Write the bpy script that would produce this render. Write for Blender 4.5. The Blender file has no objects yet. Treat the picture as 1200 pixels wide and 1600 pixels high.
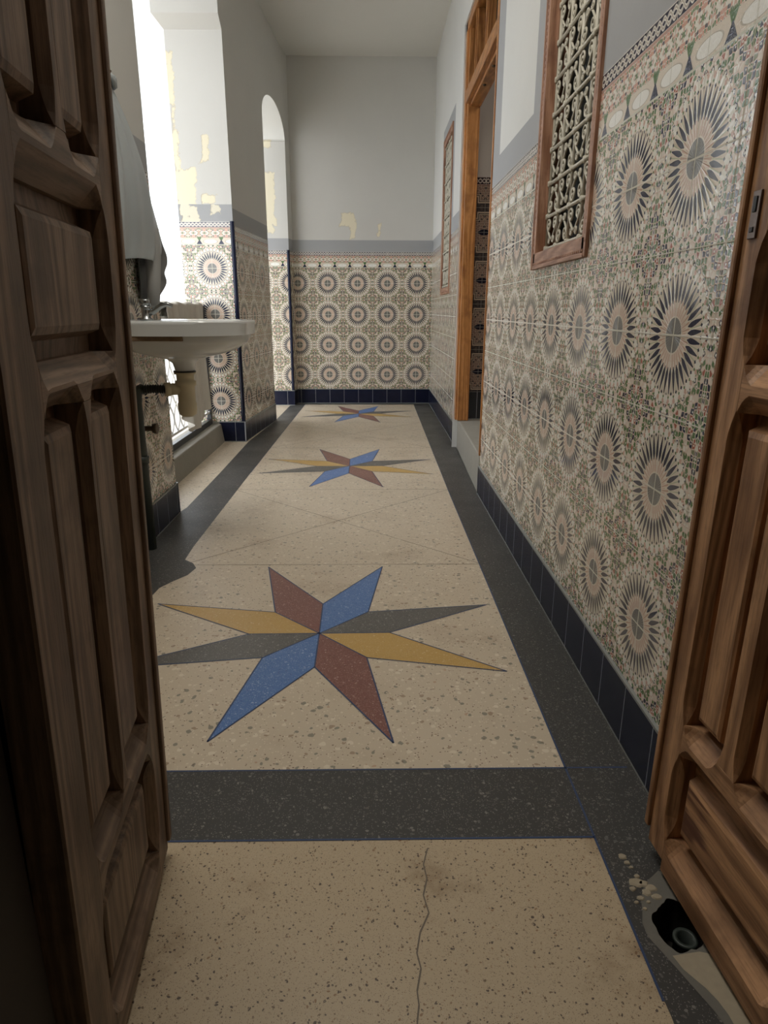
import bpy, bmesh, math, random
from mathutils import Vector, Matrix, noise
random.seed(7)
SC = bpy.context.scene
COL = SC.collection

# ------------------------------------------------------------------ camera, light, exposure
FPX, PITCH, YAW, ROLL, CAMH = 1039.77, 0.2947, 0.0171, 0.0023, 0.9447
cd = bpy.data.cameras.new('camera'); cam = bpy.data.objects.new('camera', cd); COL.objects.link(cam)
cd.sensor_fit = 'AUTO'; cd.sensor_width = 36.0; cd.lens = FPX * 36.0 / 1600.0
cd.clip_start = 0.02; cd.clip_end = 200
_F = Vector((math.sin(YAW) * math.cos(PITCH), math.cos(YAW) * math.cos(PITCH), -math.sin(PITCH)))
_R = Vector((math.cos(YAW), -math.sin(YAW), 0)); _U = _R.cross(_F)
_R2 = math.cos(ROLL) * _R + math.sin(ROLL) * _U; _U2 = -math.sin(ROLL) * _R + math.cos(ROLL) * _U
cam.matrix_world = Matrix(((_R2.x, _U2.x, -_F.x, 0), (_R2.y, _U2.y, -_F.y, 0), (_R2.z, _U2.z, -_F.z, CAMH), (0, 0, 0, 1)))
SC.camera = cam
SC.view_settings.view_transform = 'Standard'; SC.view_settings.look = 'None'
SC.view_settings.gamma = 1.0; SC.view_settings.use_curve_mapping = False
SC.view_settings.exposure = 0.27
SC.cycles.use_denoising = True
SC.cycles.max_bounces = 14; SC.cycles.diffuse_bounces = 10; SC.cycles.glossy_bounces = 4
SC.cycles.sample_clamp_indirect = 8.0

world = bpy.data.worlds.new('sky'); SC.world = world; world.use_nodes = True
_bg = world.node_tree.nodes['Background']
_bg.inputs[0].default_value = (0.93, 0.96, 1.0, 1); _bg.inputs[1].default_value = 4.5

def area(name, loc, target, sx, sy, power, col):
    l = bpy.data.lights.new(name, 'AREA'); l.shape = 'RECTANGLE'; l.size = sx; l.size_y = sy; l.energy = power; l.color = col
    o = bpy.data.objects.new(name, l); COL.objects.link(o); o.location = loc
    o.rotation_euler = (Vector(target) - Vector(loc)).to_track_quat('-Z', 'Y').to_euler(); return o
area('hall_fill_light', (-.30, 1.55, 3.10), (-.05, 1.35, 0), .9, .9, 23, (1.0, .95, .87))  # added fill light, out of frame, lifting the dark near end of the hall
area('side_room_fill_light', (1.9, 3.0, 2.9), (1.4, 4.0, .5), .5, .5, 12, (1.0, .93, .85))  # added weak fill, out of frame, so the inner tiled wall can be made out

# ------------------------------------------------------------------ shader expression helper
class S:
    def __init__(s, g, sock): s.g = g; s.k = sock
    def __add__(s, o): return s.g.m('ADD', s, o)
    __radd__ = __add__
    def __sub__(s, o): return s.g.m('SUBTRACT', s, o)
    def __rsub__(s, o): return s.g.m('SUBTRACT', o, s)
    def __mul__(s, o): return s.g.m('MULTIPLY', s, o)
    __rmul__ = __mul__
    def __truediv__(s, o): return s.g.m('DIVIDE', s, o)
    def __lt__(s, o): return s.g.m('LESS_THAN', s, o)
    def __gt__(s, o): return s.g.m('GREATER_THAN', s, o)

class G:
    def __init__(self, name, rough=0.6, spec=0.5, bump=0.0, metallic=0.0, coat=0.0):
        self.mat = bpy.data.materials.new(name); self.mat.use_nodes = True
        self.nt = self.mat.node_tree; self.N = self.nt.nodes; self.L = self.nt.links
        self.p = self.N['Principled BSDF']
        self.p.inputs['Roughness'].default_value = rough
        self.p.inputs['Specular IOR Level'].default_value = spec
        self.p.inputs['Metallic'].default_value = metallic
        self.p.inputs['Coat Weight'].default_value = coat
    def put(self, inp, v):
        if isinstance(v, S): self.L.new(v.k, inp)
        elif isinstance(v, (tuple, list)) and len(inp.default_value) == 4: inp.default_value = (*v[:3], 1)
        else: inp.default_value = v
    def m(self, op, a, b=None, c=None):
        n = self.N.new('ShaderNodeMath'); n.operation = op
        for i, v in enumerate((a, b, c)):
            if v is not None: self.put(n.inputs[i], v)
        return S(self, n.outputs[0])
    def fract(self, a): return self.m('FRACT', a)
    def abs(self, a): return self.m('ABSOLUTE', a)
    def min(self, a, b): return self.m('MINIMUM', a, b)
    def max(self, a, b): return self.m('MAXIMUM', a, b)
    def sin(self, a): return self.m('SINE', a)
    def floor(self, a): return self.m('FLOOR', a)
    def sqrt(self, a): return self.m('SQRT', a)
    def atan2(self, a, b): return self.m('ARCTAN2', a, b)
    def step(self, a, e0, e1):        # smooth 0..1
        n = self.N.new('ShaderNodeMapRange'); n.interpolation_type = 'SMOOTHSTEP'
        self.put(n.inputs[0], a); self.put(n.inputs[1], e0); self.put(n.inputs[2], e1)
        return S(self, n.outputs[0])
    def mix(self, f, a, b, mode='MIX'):
        n = self.N.new('ShaderNodeMix'); n.data_type = 'RGBA'; n.blend_type = mode
        self.put(n.inputs[0], f); self.put(n.inputs[6], a); self.put(n.inputs[7], b)
        return S(self, n.outputs[2])
    def xyz(self, v):
        n = self.N.new('ShaderNodeSeparateXYZ'); self.L.new(v.k, n.inputs[0])
        return [S(self, n.outputs[i]) for i in range(3)]
    def vec(self, x, y, z=0.0):
        n = self.N.new('ShaderNodeCombineXYZ')
        for i, v in enumerate((x, y, z)): self.put(n.inputs[i], v)
        return S(self, n.outputs[0])
    def uv(self):
        n = self.N.new('ShaderNodeUVMap'); return S(self, n.outputs[0])
    def obj(self):
        n = self.N.new('ShaderNodeTexCoord'); return S(self, n.outputs['Object'])
    def noise(self, v, scale, detail=3, rough=0.5, out=0):
        n = self.N.new('ShaderNodeTexNoise'); self.L.new(v.k, n.inputs['Vector'])
        n.inputs['Scale'].default_value = scale; n.inputs['Detail'].default_value = detail
        n.inputs['Roughness'].default_value = rough
        return S(self, n.outputs[out])
    def voronoi(self, v, scale, feature='F1', dim='3D', rand=1.0):
        n = self.N.new('ShaderNodeTexVoronoi'); n.feature = feature; n.voronoi_dimensions = dim
        self.L.new(v.k, n.inputs['Vector']); n.inputs['Scale'].default_value = scale
        n.inputs['Randomness'].default_value = rand
        if feature == 'DISTANCE_TO_EDGE': return S(self, n.outputs[0])
        c = S(self, n.outputs['Color']); r, g_, b = self.xyz(c)
        return S(self, n.outputs['Distance']), r, g_, b
    def vmath(self, op, a, b):
        n = self.N.new('ShaderNodeVectorMath'); n.operation = op
        self.L.new(a.k, n.inputs[0])
        if isinstance(b, S): self.L.new(b.k, n.inputs[1])
        elif op == 'SCALE': n.inputs['Scale'].default_value = b
        else: n.inputs[1].default_value = b
        return S(self, n.outputs[0])
    def color(self, c):
        self.put(self.p.inputs['Base Color'], c); return self
    def rough(self, c): self.put(self.p.inputs['Roughness'], c); return self
    def bump(self, h, strength=0.3, dist=0.002):
        n = self.N.new('ShaderNodeBump'); n.inputs['Strength'].default_value = strength
        n.inputs['Distance'].default_value = dist
        self.L.new(h.k, n.inputs['Height']); self.L.new(n.outputs[0], self.p.inputs['Normal']); return self

def flat(name, c, rough=0.6, metallic=0.0, var=0.08, scale=12, spec=0.5, bump=0.0):
    g = G(name, rough, spec, metallic=metallic); o = g.obj()
    n = g.noise(o, scale, 4)
    dark = tuple(x * (1 - var) for x in c); lite = tuple(min(1, x * (1 + var)) for x in c)
    g.color(g.mix(n, dark, lite))
    if bump: g.bump(g.noise(o, scale * 6, 4), bump, 0.002)
    return g.mat

# ------------------------------------------------------------------ materials
P = 0.30
NAVY = (0.010, 0.014, 0.045); CREAM = (0.66, 0.58, 0.475); PINK = (0.56, 0.37, 0.29); GREEN = (0.085, 0.16, 0.055)
RED = (0.33, 0.10, 0.06); WHITE = (0.74, 0.72, 0.64); GREY = (0.145, 0.143, 0.135)

def rosette_tile():
    g = G('rosette_zellige_tile', rough=0.13, spec=0.5)
    u, v, _ = g.xyz(g.uv())
    a = g.fract(u / P + 0.5) - 0.5; b = g.fract(v / P + 0.5) - 0.5
    r = g.sqrt(a * a + b * b); th = g.atan2(b, a) * (1 / (2 * math.pi))
    fa, fb = g.abs(a), g.abs(b)
    mx, mn = g.max(fa, fb), g.min(fa, fb)
    # interlaced small shapes between the rosettes, mirrored eight ways
    vv = g.vec(mx, mn)
    d, r1, g1, b1 = g.voronoi(vv, 27.0, dim='2D', rand=0.7)
    e = g.voronoi(vv, 27.0, 'DISTANCE_TO_EDGE', '2D', 0.7)
    c = g.mix(r1 > 0.26, CREAM, GREEN)
    c = g.mix(r1 > 0.50, c, NAVY)
    c = g.mix(r1 > 0.69, c, RED)
    c = g.mix(r1 > 0.77, c, WHITE)
    c = g.mix(r1 > 0.88, c, (0.20, 0.22, 0.12))
    core = g.step(d, 0.16, 0.20)
    c = g.mix((g1 > 0.6) * (1 - core), c, WHITE)
    lines = 1 - g.step(e, 0.07, 0.12)
    c = g.mix(lines, c, (0.64, 0.54, 0.44))
    pinkl = 1 - g.step(e, 0.035, 0.055)
    c = g.mix(pinkl * 0.75, c, PINK)
    # rings round the far corner of the repeat
    ca, cb = 0.5 - fa, 0.5 - fb
    rc = g.sqrt(ca * ca + cb * cb); tc = g.atan2(cb, ca) * (1 / (2 * math.pi))
    def ring(c, rr, th, n, r0, hw, col, tw=0.8, off=0.0, inner=None):
        t = g.abs(g.fract(th * n + 0.5 + off) - 0.5) * 2.0
        dd = t / tw + g.abs(rr - r0) / hw
        c = g.mix(dd < 1.0, c, col)
        if inner: c = g.mix(dd < 0.5, c, inner)
        return c
    inC = rc < 0.10
    c = g.mix(inC, c, CREAM)
    c = ring(c, rc, tc, 8, 0.078, 0.024, GREEN, 0.75)
    c = ring(c, rc, tc, 8, 0.055, 0.022, NAVY, 0.6, 0.5)
    c = ring(c, rc, tc, 8, 0.092, 0.016, RED, 0.35, 0.5)
    c = ring(c, rc, tc, 4, 0.03, 0.03, GREEN, 0.9)
    # rosette
    out = r < 0.415
    c = g.mix(out, c, CREAM)
    c = ring(c, r, th, 32, 0.440, 0.018, NAVY, 0.50, 0.0, WHITE)
    c = ring(c, r, th, 32, 0.398, 0.040, WHITE, 1.0)
    c = ring(c, r, th, 32, 0.410, 0.024, PINK, 0.45, 0.5)
    c = ring(c, r, th, 32, 0.385, 0.012, GREEN, 0.3, 0.5)
    c = ring(c, r, th, 32, 0.470, 0.016, GREEN, 0.5, 0.5)
    t = g.abs(g.fract(th * 32) - 0.5) * 2.0           # 0 on a spike's axis
    up = g.step(r, 0.18, 0.245); dn = 1 - g.step(r, 0.235, 0.39)
    wdt = up * dn * 0.66 + 0.07
    spike = (t < wdt) * (r > 0.197) * (r < 0.365)
    c = g.mix((r > 0.20) * (r < 0.36) * (t > 0.88), c, (0.42, 0.45, 0.31))
    c = g.mix(spike, c, NAVY)
    c = ring(c, r, th, 32, 0.364, 0.014, NAVY, 0.36, 0.0)
    pinkz = (r > 0.118) * (r < 0.212) * (t > 0.64)
    c = g.mix(pinkz, c, (0.50, 0.33, 0.25))
    c = g.mix((r > 0.118) * (r < 0.165) * (t < 0.22), c, PINK)
    disc = r < 0.108
    rl = g.abs(g.fract(th * 32) - 0.5) < 0.07
    c = g.mix(disc, c, g.mix(rl, GREY, (0.36, 0.34, 0.30)))
    c = g.mix(disc * (g.min(fa, fb) < 0.007), c, (0.5, 0.5, 0.4))
    # grout
    ga = g.abs(g.fract(u / 0.15 + 0.5) - 0.5); gb = g.abs(g.fract(v / 0.15 + 0.5) - 0.5)
    gr = g.min(ga, gb)
    grout = gr < 0.0075
    c = g.mix(grout, c, (0.60, 0.57, 0.49))
    g.color(c)
    h = g.step(gr, 0.002, 0.02)
    rel = g.step(e, 0.0, 0.2) * 0.35 * (1 - out) + g.step(t, 0.55, 1.0) * 0.35 * out
    wav = g.noise(g.uv(), 9.0, 2) * 1.2
    g.rough(0.12 + grout * 0.5)
    g.bump(h + rel + wav, 0.40, 0.0012)
    return g.mat

def border_tile():
    g = G('flowered_border_tile', rough=0.13, spec=0.5)
    u, v, _ = g.xyz(g.uv())
    a = g.fract(u / 0.15 + 0.5) - 0.5; fa = g.abs(a)         # 0 on a tile joint
    w = (v - 1.35) / 0.11                                      # 0..1 up the tile
    vv = g.vec(g.min(g.abs(fa - 0.25), 0.25 * 1.0) * 1.0, g.abs(w - 0.68) * 0.55)
    d, r1, g1, b1 = g.voronoi(vv, 26.0, dim='2D', rand=0.7)
    e = g.voronoi(vv, 26.0, 'DISTANCE_TO_EDGE', '2D', 0.7)
    c = g.mix(r1 > 0.30, PINK, (0.56, 0.26, 0.19)); c = g.mix(r1 > 0.55, c, WHITE); c = g.mix(r1 > 0.72, c, GREEN)
    c = g.mix(r1 > 0.9, c, NAVY)
    c = g.mix(1 - g.step(e, 0.05, 0.16), c, CREAM)
    low = w < 0.40
    c = g.mix(low, c, CREAM)
    sc = ((fa * fa) / (0.30 * 0.30) + (w - 0.19) * (w - 0.19) / (0.125 * 0.125)) < 1.0
    sc2 = ((fa * fa) / (0.335 * 0.335) + (w - 0.19) * (w - 0.19) / (0.14 * 0.14)) < 1.0
    c = g.mix(sc2, c, (0.46, 0.42, 0.34)); c = g.mix(sc, c, (0.80, 0.79, 0.74))
    tri = (0.5 - fa) < (0.15 - w * 0.50)
    stem = ((0.5 - fa) < (w - 0.18) * 0.42) * (w > 0.22) * (w < 0.44)
    c = g.mix(stem, c, GREEN); c = g.mix(tri * (w > 0.02), c, NAVY)
    c = g.mix((w < 0.03), c, (0.60, 0.60, 0.50)); c = g.mix(fa < 0.009, c, (0.62, 0.61, 0.53))
    c = g.mix((w > 0.955), c, (0.44, 0.28, 0.22))
    g.color(c)
    g.bump(g.step(e, 0.0, 0.2) * 0.4 + g.step(fa, 0.002, 0.02) + g.noise(g.uv(), 9.0, 2), 0.4, 0.0012)
    return g.mat

def listello_tile(name='braided_listello_tile', z0=1.46, h=0.036, back=(0.70, 0.67, 0.60), ink=(0.03, 0.03, 0.06)):
    g = G(name, rough=0.14)
    u, v, _ = g.xyz(g.uv()); w = (v - z0) / h - 0.5
    ph = u * (2 * math.pi / 0.05)
    s1 = g.abs(w - g.sin(ph) * 0.24); s2 = g.abs(w + g.sin(ph) * 0.24)
    c = g.mix((g.abs(w) < 0.44), back, g.mix(g.min(s1, s2) < 0.13, ink, back))
    c = g.mix((s1 < 0.045) + (s2 < 0.045), c, (0.45, 0.40, 0.36))
    ln = g.abs(g.fract(u / 0.15 + 0.5) - 0.5) < 0.008
    c = g.mix(ln, c, (0.60, 0.58, 0.5))
    c = g.mix(w < -0.46, c, (0.50, 0.30, 0.24))
    g.color(c); return g.mat

def skirting_tile(name='navy_skirting_tile', col=(0.004, 0.006, 0.019)):
    g = G(name, rough=0.22, spec=0.3)
    u, v, _ = g.xyz(g.uv())
    ga = g.abs(g.fract(u / 0.15 + 0.5) - 0.5) < 0.0085
    n = g.noise(g.uv(), 14, 4)
    c = g.mix(n, col, tuple(x * 1.6 + 0.004 for x in col))
    c = g.mix(ga, c, (0.30, 0.31, 0.34))
    c = g.mix((v < 0.006) + (v > 0.146), c, (0.25, 0.26, 0.25))
    g.color(c); g.bump(g.noise(g.uv(), 9, 2), 0.3, 0.002); return g.mat

def cross_tile():
    """dark brown tile with outlined quatrefoil crosses, the next room's dado"""
    g = G('dark_cross_tile', rough=0.2)
    u, v, _ = g.xyz(g.uv())
    a = g.abs(g.fract(u / P + 0.5) - 0.5); b = g.abs(g.fract(v / P + 0.5) - 0.5)
    def box(hx, hy): return g.max(a - hx, b - hy)
    d = g.min(g.min(box(0.17, 0.42), box(0.34, 0.22)), box(0.25, 0.30))
    d2 = g.abs(d + 0.018) < 0.012; d3 = g.abs(d + 0.055) < 0.007
    vv = g.vec(g.max(a, b), g.min(a, b))
    _, r1, g1, b1 = g.voronoi(vv, 20.0, dim='2D', rand=0.8)
    e = g.voronoi(vv, 20.0, 'DISTANCE_TO_EDGE', '2D', 0.8)
    ins = d < -0.07
    c = g.mix(g.step(e, 0.05, 0.09), (0.36, 0.27, 0.20), g.mix(r1 > 0.45, (0.05, 0.035, 0.035), (0.20, 0.13, 0.10)))
    base = g.mix(r1 > 0.6, (0.045, 0.036, 0.034), (0.075, 0.055, 0.045))
    c = g.mix(ins, base, c)
    c = g.mix(g.min(d2 + d3, 1.0), c, (0.44, 0.34, 0.25))
    blob = (a * a / 0.014 + b * b / 0.004) < 1.0
    c = g.mix(blob, c, (0.008, 0.008, 0.018))
    c = g.mix(g.min(g.abs(g.fract(u / 0.15 + 0.5) - 0.5), g.abs(g.fract(v / 0.15 + 0.5) - 0.5)) < 0.008, c, (0.22, 0.2, 0.17))
    g.color(c); return g.mat

def plaster(name, col, patches=(), pc=(0.72, 0.66, 0.50), rough=0.75, var=0.06, stain=(0.5, 0.42, 0.3)):
    g = G(name, rough, spec=0.3); o = g.obj(); x, y, z = g.xyz(o)
    n = g.noise(o, 1.8, 5, 0.6)
    c = g.mix(n, tuple(k * (1 - var) for k in col), tuple(min(1, k * (1 + var)) for k in col))
    msk = None
    if patches:
        w1 = g.noise(o, 7.0, 5, 0.65) - 0.5
        for (cx, cy, cz, hx, hy, hz) in patches:
            d = g.max(g.max(g.abs(x - cx) - hx, g.abs(y - cy) - hy), g.abs(z - cz) - hz) + w1 * 0.16
            msk = d if msk is None else g.min(msk, d)
        m_ = 1 - g.step(msk, 0.0, 0.004)
        c = g.mix(m_, c, pc)
        edge = (1 - g.step(g.abs(msk), 0.0, 0.006)) * 0.35
        c = g.mix(edge, c, (0.36, 0.31, 0.24))
        g.bump(m_ * -1.0 + g.noise(o, 30, 4) * 0.4, 0.5, 0.003)
    else:
        g.bump(g.noise(o, 14, 5), 0.18, 0.004)
    g.color(c); return g.mat

def terrazzo(name, base, chips, scale=62, dens=0.5, speck=(0.2, 0.14, 0.1), fine=0.5, rough=0.32, stain=0.0, stc=(0.35, 0.23, 0.13)):
    g = G(name, rough, spec=0.4); o = g.obj(); x, y, z = g.xyz(o)
    wob = g.noise(o, 45.0, 2, out=1)
    pv = g.vmath('ADD', o, g.vmath('SCALE', wob, 0.014))
    d, r1, g1, b1 = g.voronoi(pv, scale, dim='3D')
    d2, q1, q2, q3 = g.voronoi(pv, scale * 2.6, dim='3D')
    big = g.noise(o, 2.2, 5, 0.6)
    c = g.mix(big, tuple(k * 0.92 for k in base), tuple(min(1, k * 1.06) for k in base))
    th = g1 * 0.42 + 0.06
    mask = (r1 < dens) * (d < th)
    ch = g.mix(b1 > 0.25, chips[0], chips[1]); ch = g.mix(b1 > 0.5, ch, chips[2]); ch = g.mix(b1 > 0.80, ch, chips[3])
    c = g.mix(mask, c, ch)
    c = g.mix((q1 < fine * 0.35) * (d2 < 0.30), c, speck)
    c = g.mix((q1 > 1 - fine * 0.4) * (d2 < 0.33), c, chips[1])
    if stain:
        s = g.step(g.noise(o, 3.1, 6, 0.65), 0.52, 0.75)
        c = g.mix(s * stain, c, stc, 'MULTIPLY')
    g.color(c)
    g.rough(g.noise(o, 5, 4) * 0.25 + (rough - 0.1)); return g.mat

def cement(name, col, col2=None):
    g = G(name, 0.7, spec=0.3); o = g.obj()
    n = g.noise(o, 6, 6, 0.65); f = g.noise(o, 60, 4, 0.6)
    c = g.mix(n, col, col2 or tuple(k * 1.35 for k in col)); c = g.mix(f * 0.35, c, (0.12, 0.11, 0.1))
    g.color(c); g.bump(f, 0.4, 0.003); return g.mat

def wood(name, dark, mid, lite, axis='Z', paint=None, seed=0.0, rough=0.5):
    g = G(name, rough, spec=0.35); o = g.obj(); x, y, z = g.xyz(o)
    k = 0.07
    if axis == 'Z': q = g.vec(x + seed, y, z * k)
    elif axis == 'X': q = g.vec(x * k, y + seed, z)
    else: q = g.vec(x + seed, y * k, z)
    warp = g.noise(q, 5.5, 2)
    ring = g.sin(warp * 130.0 + g.noise(q, 3.0, 2) * 20.0) * 0.5 + 0.5
    fib = g.noise(q, 260.0, 3, 0.6)
    blot = g.noise(o, 9.0, 4, 0.6)
    c = g.mix(ring, tuple(a * .82 for a in mid), lite); c = g.mix(g.step(fib, 0.42, 0.70) * 0.45, c, dark)
    c = g.mix(g.step(blot, 0.48, 0.72) * 0.55, c, dark)
    if paint:
        pm = g.step(g.noise(q, 24.0, 4, 0.6) + (g.noise(o, 5.0, 3) - 0.5) * 0.7, 0.50, 0.58)
        c = g.mix(pm * 0.85, c, paint)
    g.color(c)
    g.bump(ring * 0.4 + fib * 0.8, 0.35, 0.0012); return g.mat

M = {}
M['tile'] = rosette_tile(); M['border'] = border_tile(); M['list'] = listello_tile()
M['skirt'] = skirting_tile(); M['cross'] = cross_tile()
M['skirt_dark'] = skirting_tile('dark_skirting_tile', (0.02, 0.02, 0.022))
M['list2'] = listello_tile('dark_braided_listello', 1.72, 0.045, (0.22, 0.17, 0.14), (0.02, 0.015, 0.02))
M['grey'] = plaster('grey_painted_band', (0.335, 0.34, 0.345),
    [(-1.27, 4.93, 1.57, 0.03, .1, 0.10), (-1.06, 4.93, 1.60, 0.03, .1, 0.03), (-1.22, 4.93, 1.54, 0.02, .1, 0.06)], (0.66, 0.62, 0.50))
M['plaster'] = plaster('pale_grey_plaster', (0.56, 0.55, 0.515), [
    (-0.24, 7.08, 1.80, 0.06, .1, 0.05), (-0.19, 7.08, 1.70, 0.02, .1, 0.07), (0.064, 7.08, 1.69, 0.004, .1, 0.05),
    (-1.30, 4.93, 2.15, 0.02, .1, 0.36), (-1.26, 4.93, 1.72, 0.07, .1, 0.12), (-1.105, 4.93, 1.97, 0.01, .1, 0.06),
    (-1.10, 4.93, 1.66, 0.05, .1, 0.03), (-1.02, 4.93, 1.62, 0.03, .1, 0.01), (-0.98, 6.93, 1.95, 0.05, .1, 0.22), (-0.99, 6.93, 1.70, 0.03, .1, 0.05),
    (-0.98, 6.7, 2.42, 0.03, .3, 0.02)])
M['plaster_right'] = plaster('white_wall_plaster', (0.60, 0.60, 0.575))
M['white'] = plaster('white_ceiling_plaster', (0.62, 0.61, 0.57), var=0.03)
M['court'] = plaster('white_courtyard_plaster', (0.83, 0.85, 0.87), var=0.02)
M['court_floor'] = plaster('pale_stone_paving', (0.50, 0.46, 0.40), var=0.05)
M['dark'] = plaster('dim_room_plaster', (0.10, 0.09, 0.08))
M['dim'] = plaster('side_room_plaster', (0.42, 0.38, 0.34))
M['floor'] = terrazzo('beige_terrazzo', (0.56, 0.475, 0.36), [(0.36, 0.27, 0.19), (0.66, 0.58, 0.46), (0.26, 0.24, 0.19), (0.47, 0.33, 0.23)], 62, 0.55, fine=0.5, stain=0.35)
M['floor2'] = terrazzo('yellowish_terrazzo', (0.50, 0.40, 0.27), [(0.20, 0.14, 0.09), (0.52, 0.43, 0.30), (0.12, 0.09, 0.07), (0.30, 0.19, 0.11)], 210, 0.55, fine=1.0, stain=0.9)
M['black'] = terrazzo('charcoal_terrazzo', (0.052, 0.051, 0.048), [(0.12, 0.115, 0.11), (0.20, 0.19, 0.175), (0.05, 0.05, 0.05), (0.12, 0.11, 0.10)], 130, 0.6, speck=(0.17, 0.165, 0.155), fine=0.55, rough=0.42)
M['blue'] = terrazzo('blue_terrazzo', (0.085, 0.175, 0.40), [(0.20, 0.30, 0.50), (0.30, 0.38, 0.55), (0.05, 0.11, 0.30), (0.13, 0.23, 0.44)], 150, 0.6, speck=(0.30, 0.36, 0.5), fine=0.6)
M['oxblood'] = terrazzo('oxblood_terrazzo', (0.20, 0.085, 0.07), [(0.30, 0.16, 0.13), (0.42, 0.28, 0.24), (0.13, 0.05, 0.045), (0.27, 0.13, 0.10)], 150, 0.6, speck=(0.40, 0.28, 0.24), fine=0.6)
M['ochre'] = terrazzo('ochre_terrazzo', (0.50, 0.32, 0.10), [(0.55, 0.38, 0.17), (0.60, 0.45, 0.24), (0.40, 0.25, 0.08), (0.48, 0.32, 0.14)], 150, 0.5, speck=(0.6, 0.44, 0.24), fine=0.5)
M['slate'] = terrazzo('slate_terrazzo', (0.115, 0.11, 0.10), [(0.19, 0.18, 0.17), (0.28, 0.27, 0.25), (0.08, 0.08, 0.075), (0.15, 0.14, 0.13)], 150, 0.6, speck=(0.25, 0.24, 0.22), fine=0.6)
M['joint'] = flat('blue_divider_strip', (0.03, 0.055, 0.13), 0.4)
M['hair'] = flat('fine_dark_joint', (0.16, 0.13, 0.10), 0.7)
M['cement'] = cement('raw_cement', (0.25, 0.235, 0.20)); M['cement_dark'] = cement('dark_cement', (0.12, 0.115, 0.10), (0.2, 0.19, 0.16))
M['crumb'] = cement('crumbled_mortar', (0.34, 0.29, 0.205))
M['hole'] = cement('cavity_earth', (0.02, 0.017, 0.014), (0.035, 0.03, 0.024))
WD = dict(dark=(0.12, 0.060, 0.032), mid=(0.36, 0.185, 0.090), lite=(0.55, 0.31, 0.16))
M['wR_v'] = wood('warm_pine_upright', axis='Z', **WD); M['wR_h'] = wood('warm_pine_crosswise', axis='X', **WD)
M['wR_p'] = wood('worn_red_painted_pine', axis='X', paint=(0.10, 0.035, 0.022), **WD)
WL = dict(dark=(0.065, 0.043, 0.030), mid=(0.20, 0.135, 0.090), lite=(0.30, 0.205, 0.14))  # left leaf: weathered hue, with its shade also put into the colour
M['wL_v'] = wood('shaded_weathered_pine_upright', axis='Z', seed=3.0, **WL); M['wL_h'] = wood('shaded_weathered_pine_crosswise', axis='X', seed=5.0, **WL)
WO = dict(dark=(0.16, 0.06, 0.02), mid=(0.36, 0.145, 0.04), lite=(0.48, 0.22, 0.075))
M['orange'] = wood('varnished_orange_wood', axis='Z', rough=0.3, **WO); M['orange_h'] = wood('varnished_orange_wood_crosswise', axis='Y', rough=0.3, **WO)
WF = dict(dark=(0.14, 0.06, 0.04), mid=(0.34, 0.17, 0.10), lite=(0.44, 0.25, 0.16))
M['frame_v'] = wood('carved_reddish_wood', axis='Z', **WF); M['frame_h'] = wood('carved_reddish_wood_crosswise', axis='Y', **WF)
M['jamb'] = flat('black_brown_wood', (0.018, 0.012, 0.009), 0.6)
M['iron'] = flat('putty_painted_iron', (0.50, 0.47, 0.38), 0.42, var=0.15, scale=40)
M['iron_black'] = flat('black_painted_iron', (0.012, 0.014, 0.016), 0.35)
M['iron_white'] = flat('white_painted_iron', (0.70, 0.70, 0.68), 0.45)
M['porcelain'] = flat('white_porcelain', (0.66, 0.68, 0.67), 0.10, var=0.02, scale=4)
M['cream_plastic'] = flat('yellowed_cream_plastic', (0.60, 0.53, 0.36), 0.4, var=0.08)
M['rubber'] = flat('black_rubber', (0.012, 0.011, 0.010), 0.5); M['pipe'] = flat('dark_green_painted_pipe', (0.035, 0.045, 0.038), 0.5)
M['chrome'] = flat('dull_chrome', (0.30, 0.31, 0.31), 0.22, metallic=1.0, var=0.05)
M['brass'] = flat('tarnished_brass', (0.09, 0.06, 0.035), 0.5, metallic=0.5)
M['bracket'] = flat('rusty_brown_wood_strip', (0.17, 0.11, 0.06), 0.7, var=0.4, scale=60)
M['sheet'] = flat('blue_grey_plastic_sheet', (0.37, 0.40, 0.405), 0.33, var=0.10, scale=7)
M['sheet_back'] = flat('dark_grey_cloth', (0.14, 0.14, 0.135), 0.6, var=0.12, scale=10)
M['sheet_orange'] = flat('orange_hem', (0.45, 0.25, 0.10), 0.6)
M['sleeve'] = flat('mid_grey_cloth', (0.27, 0.265, 0.25), 0.6)
M['towel'] = flat('cream_cotton_towel', (0.50, 0.47, 0.41), 0.9, var=0.06, scale=30, bump=0.3)
M['steel'] = flat('worn_steel_plate', (0.17, 0.13, 0.11), 0.4, metallic=0.8)
gm = G('dark_window_glass', 0.45, spec=0.15); gm.color((0.006, 0.010, 0.008)); M['glass'] = gm.mat

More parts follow.
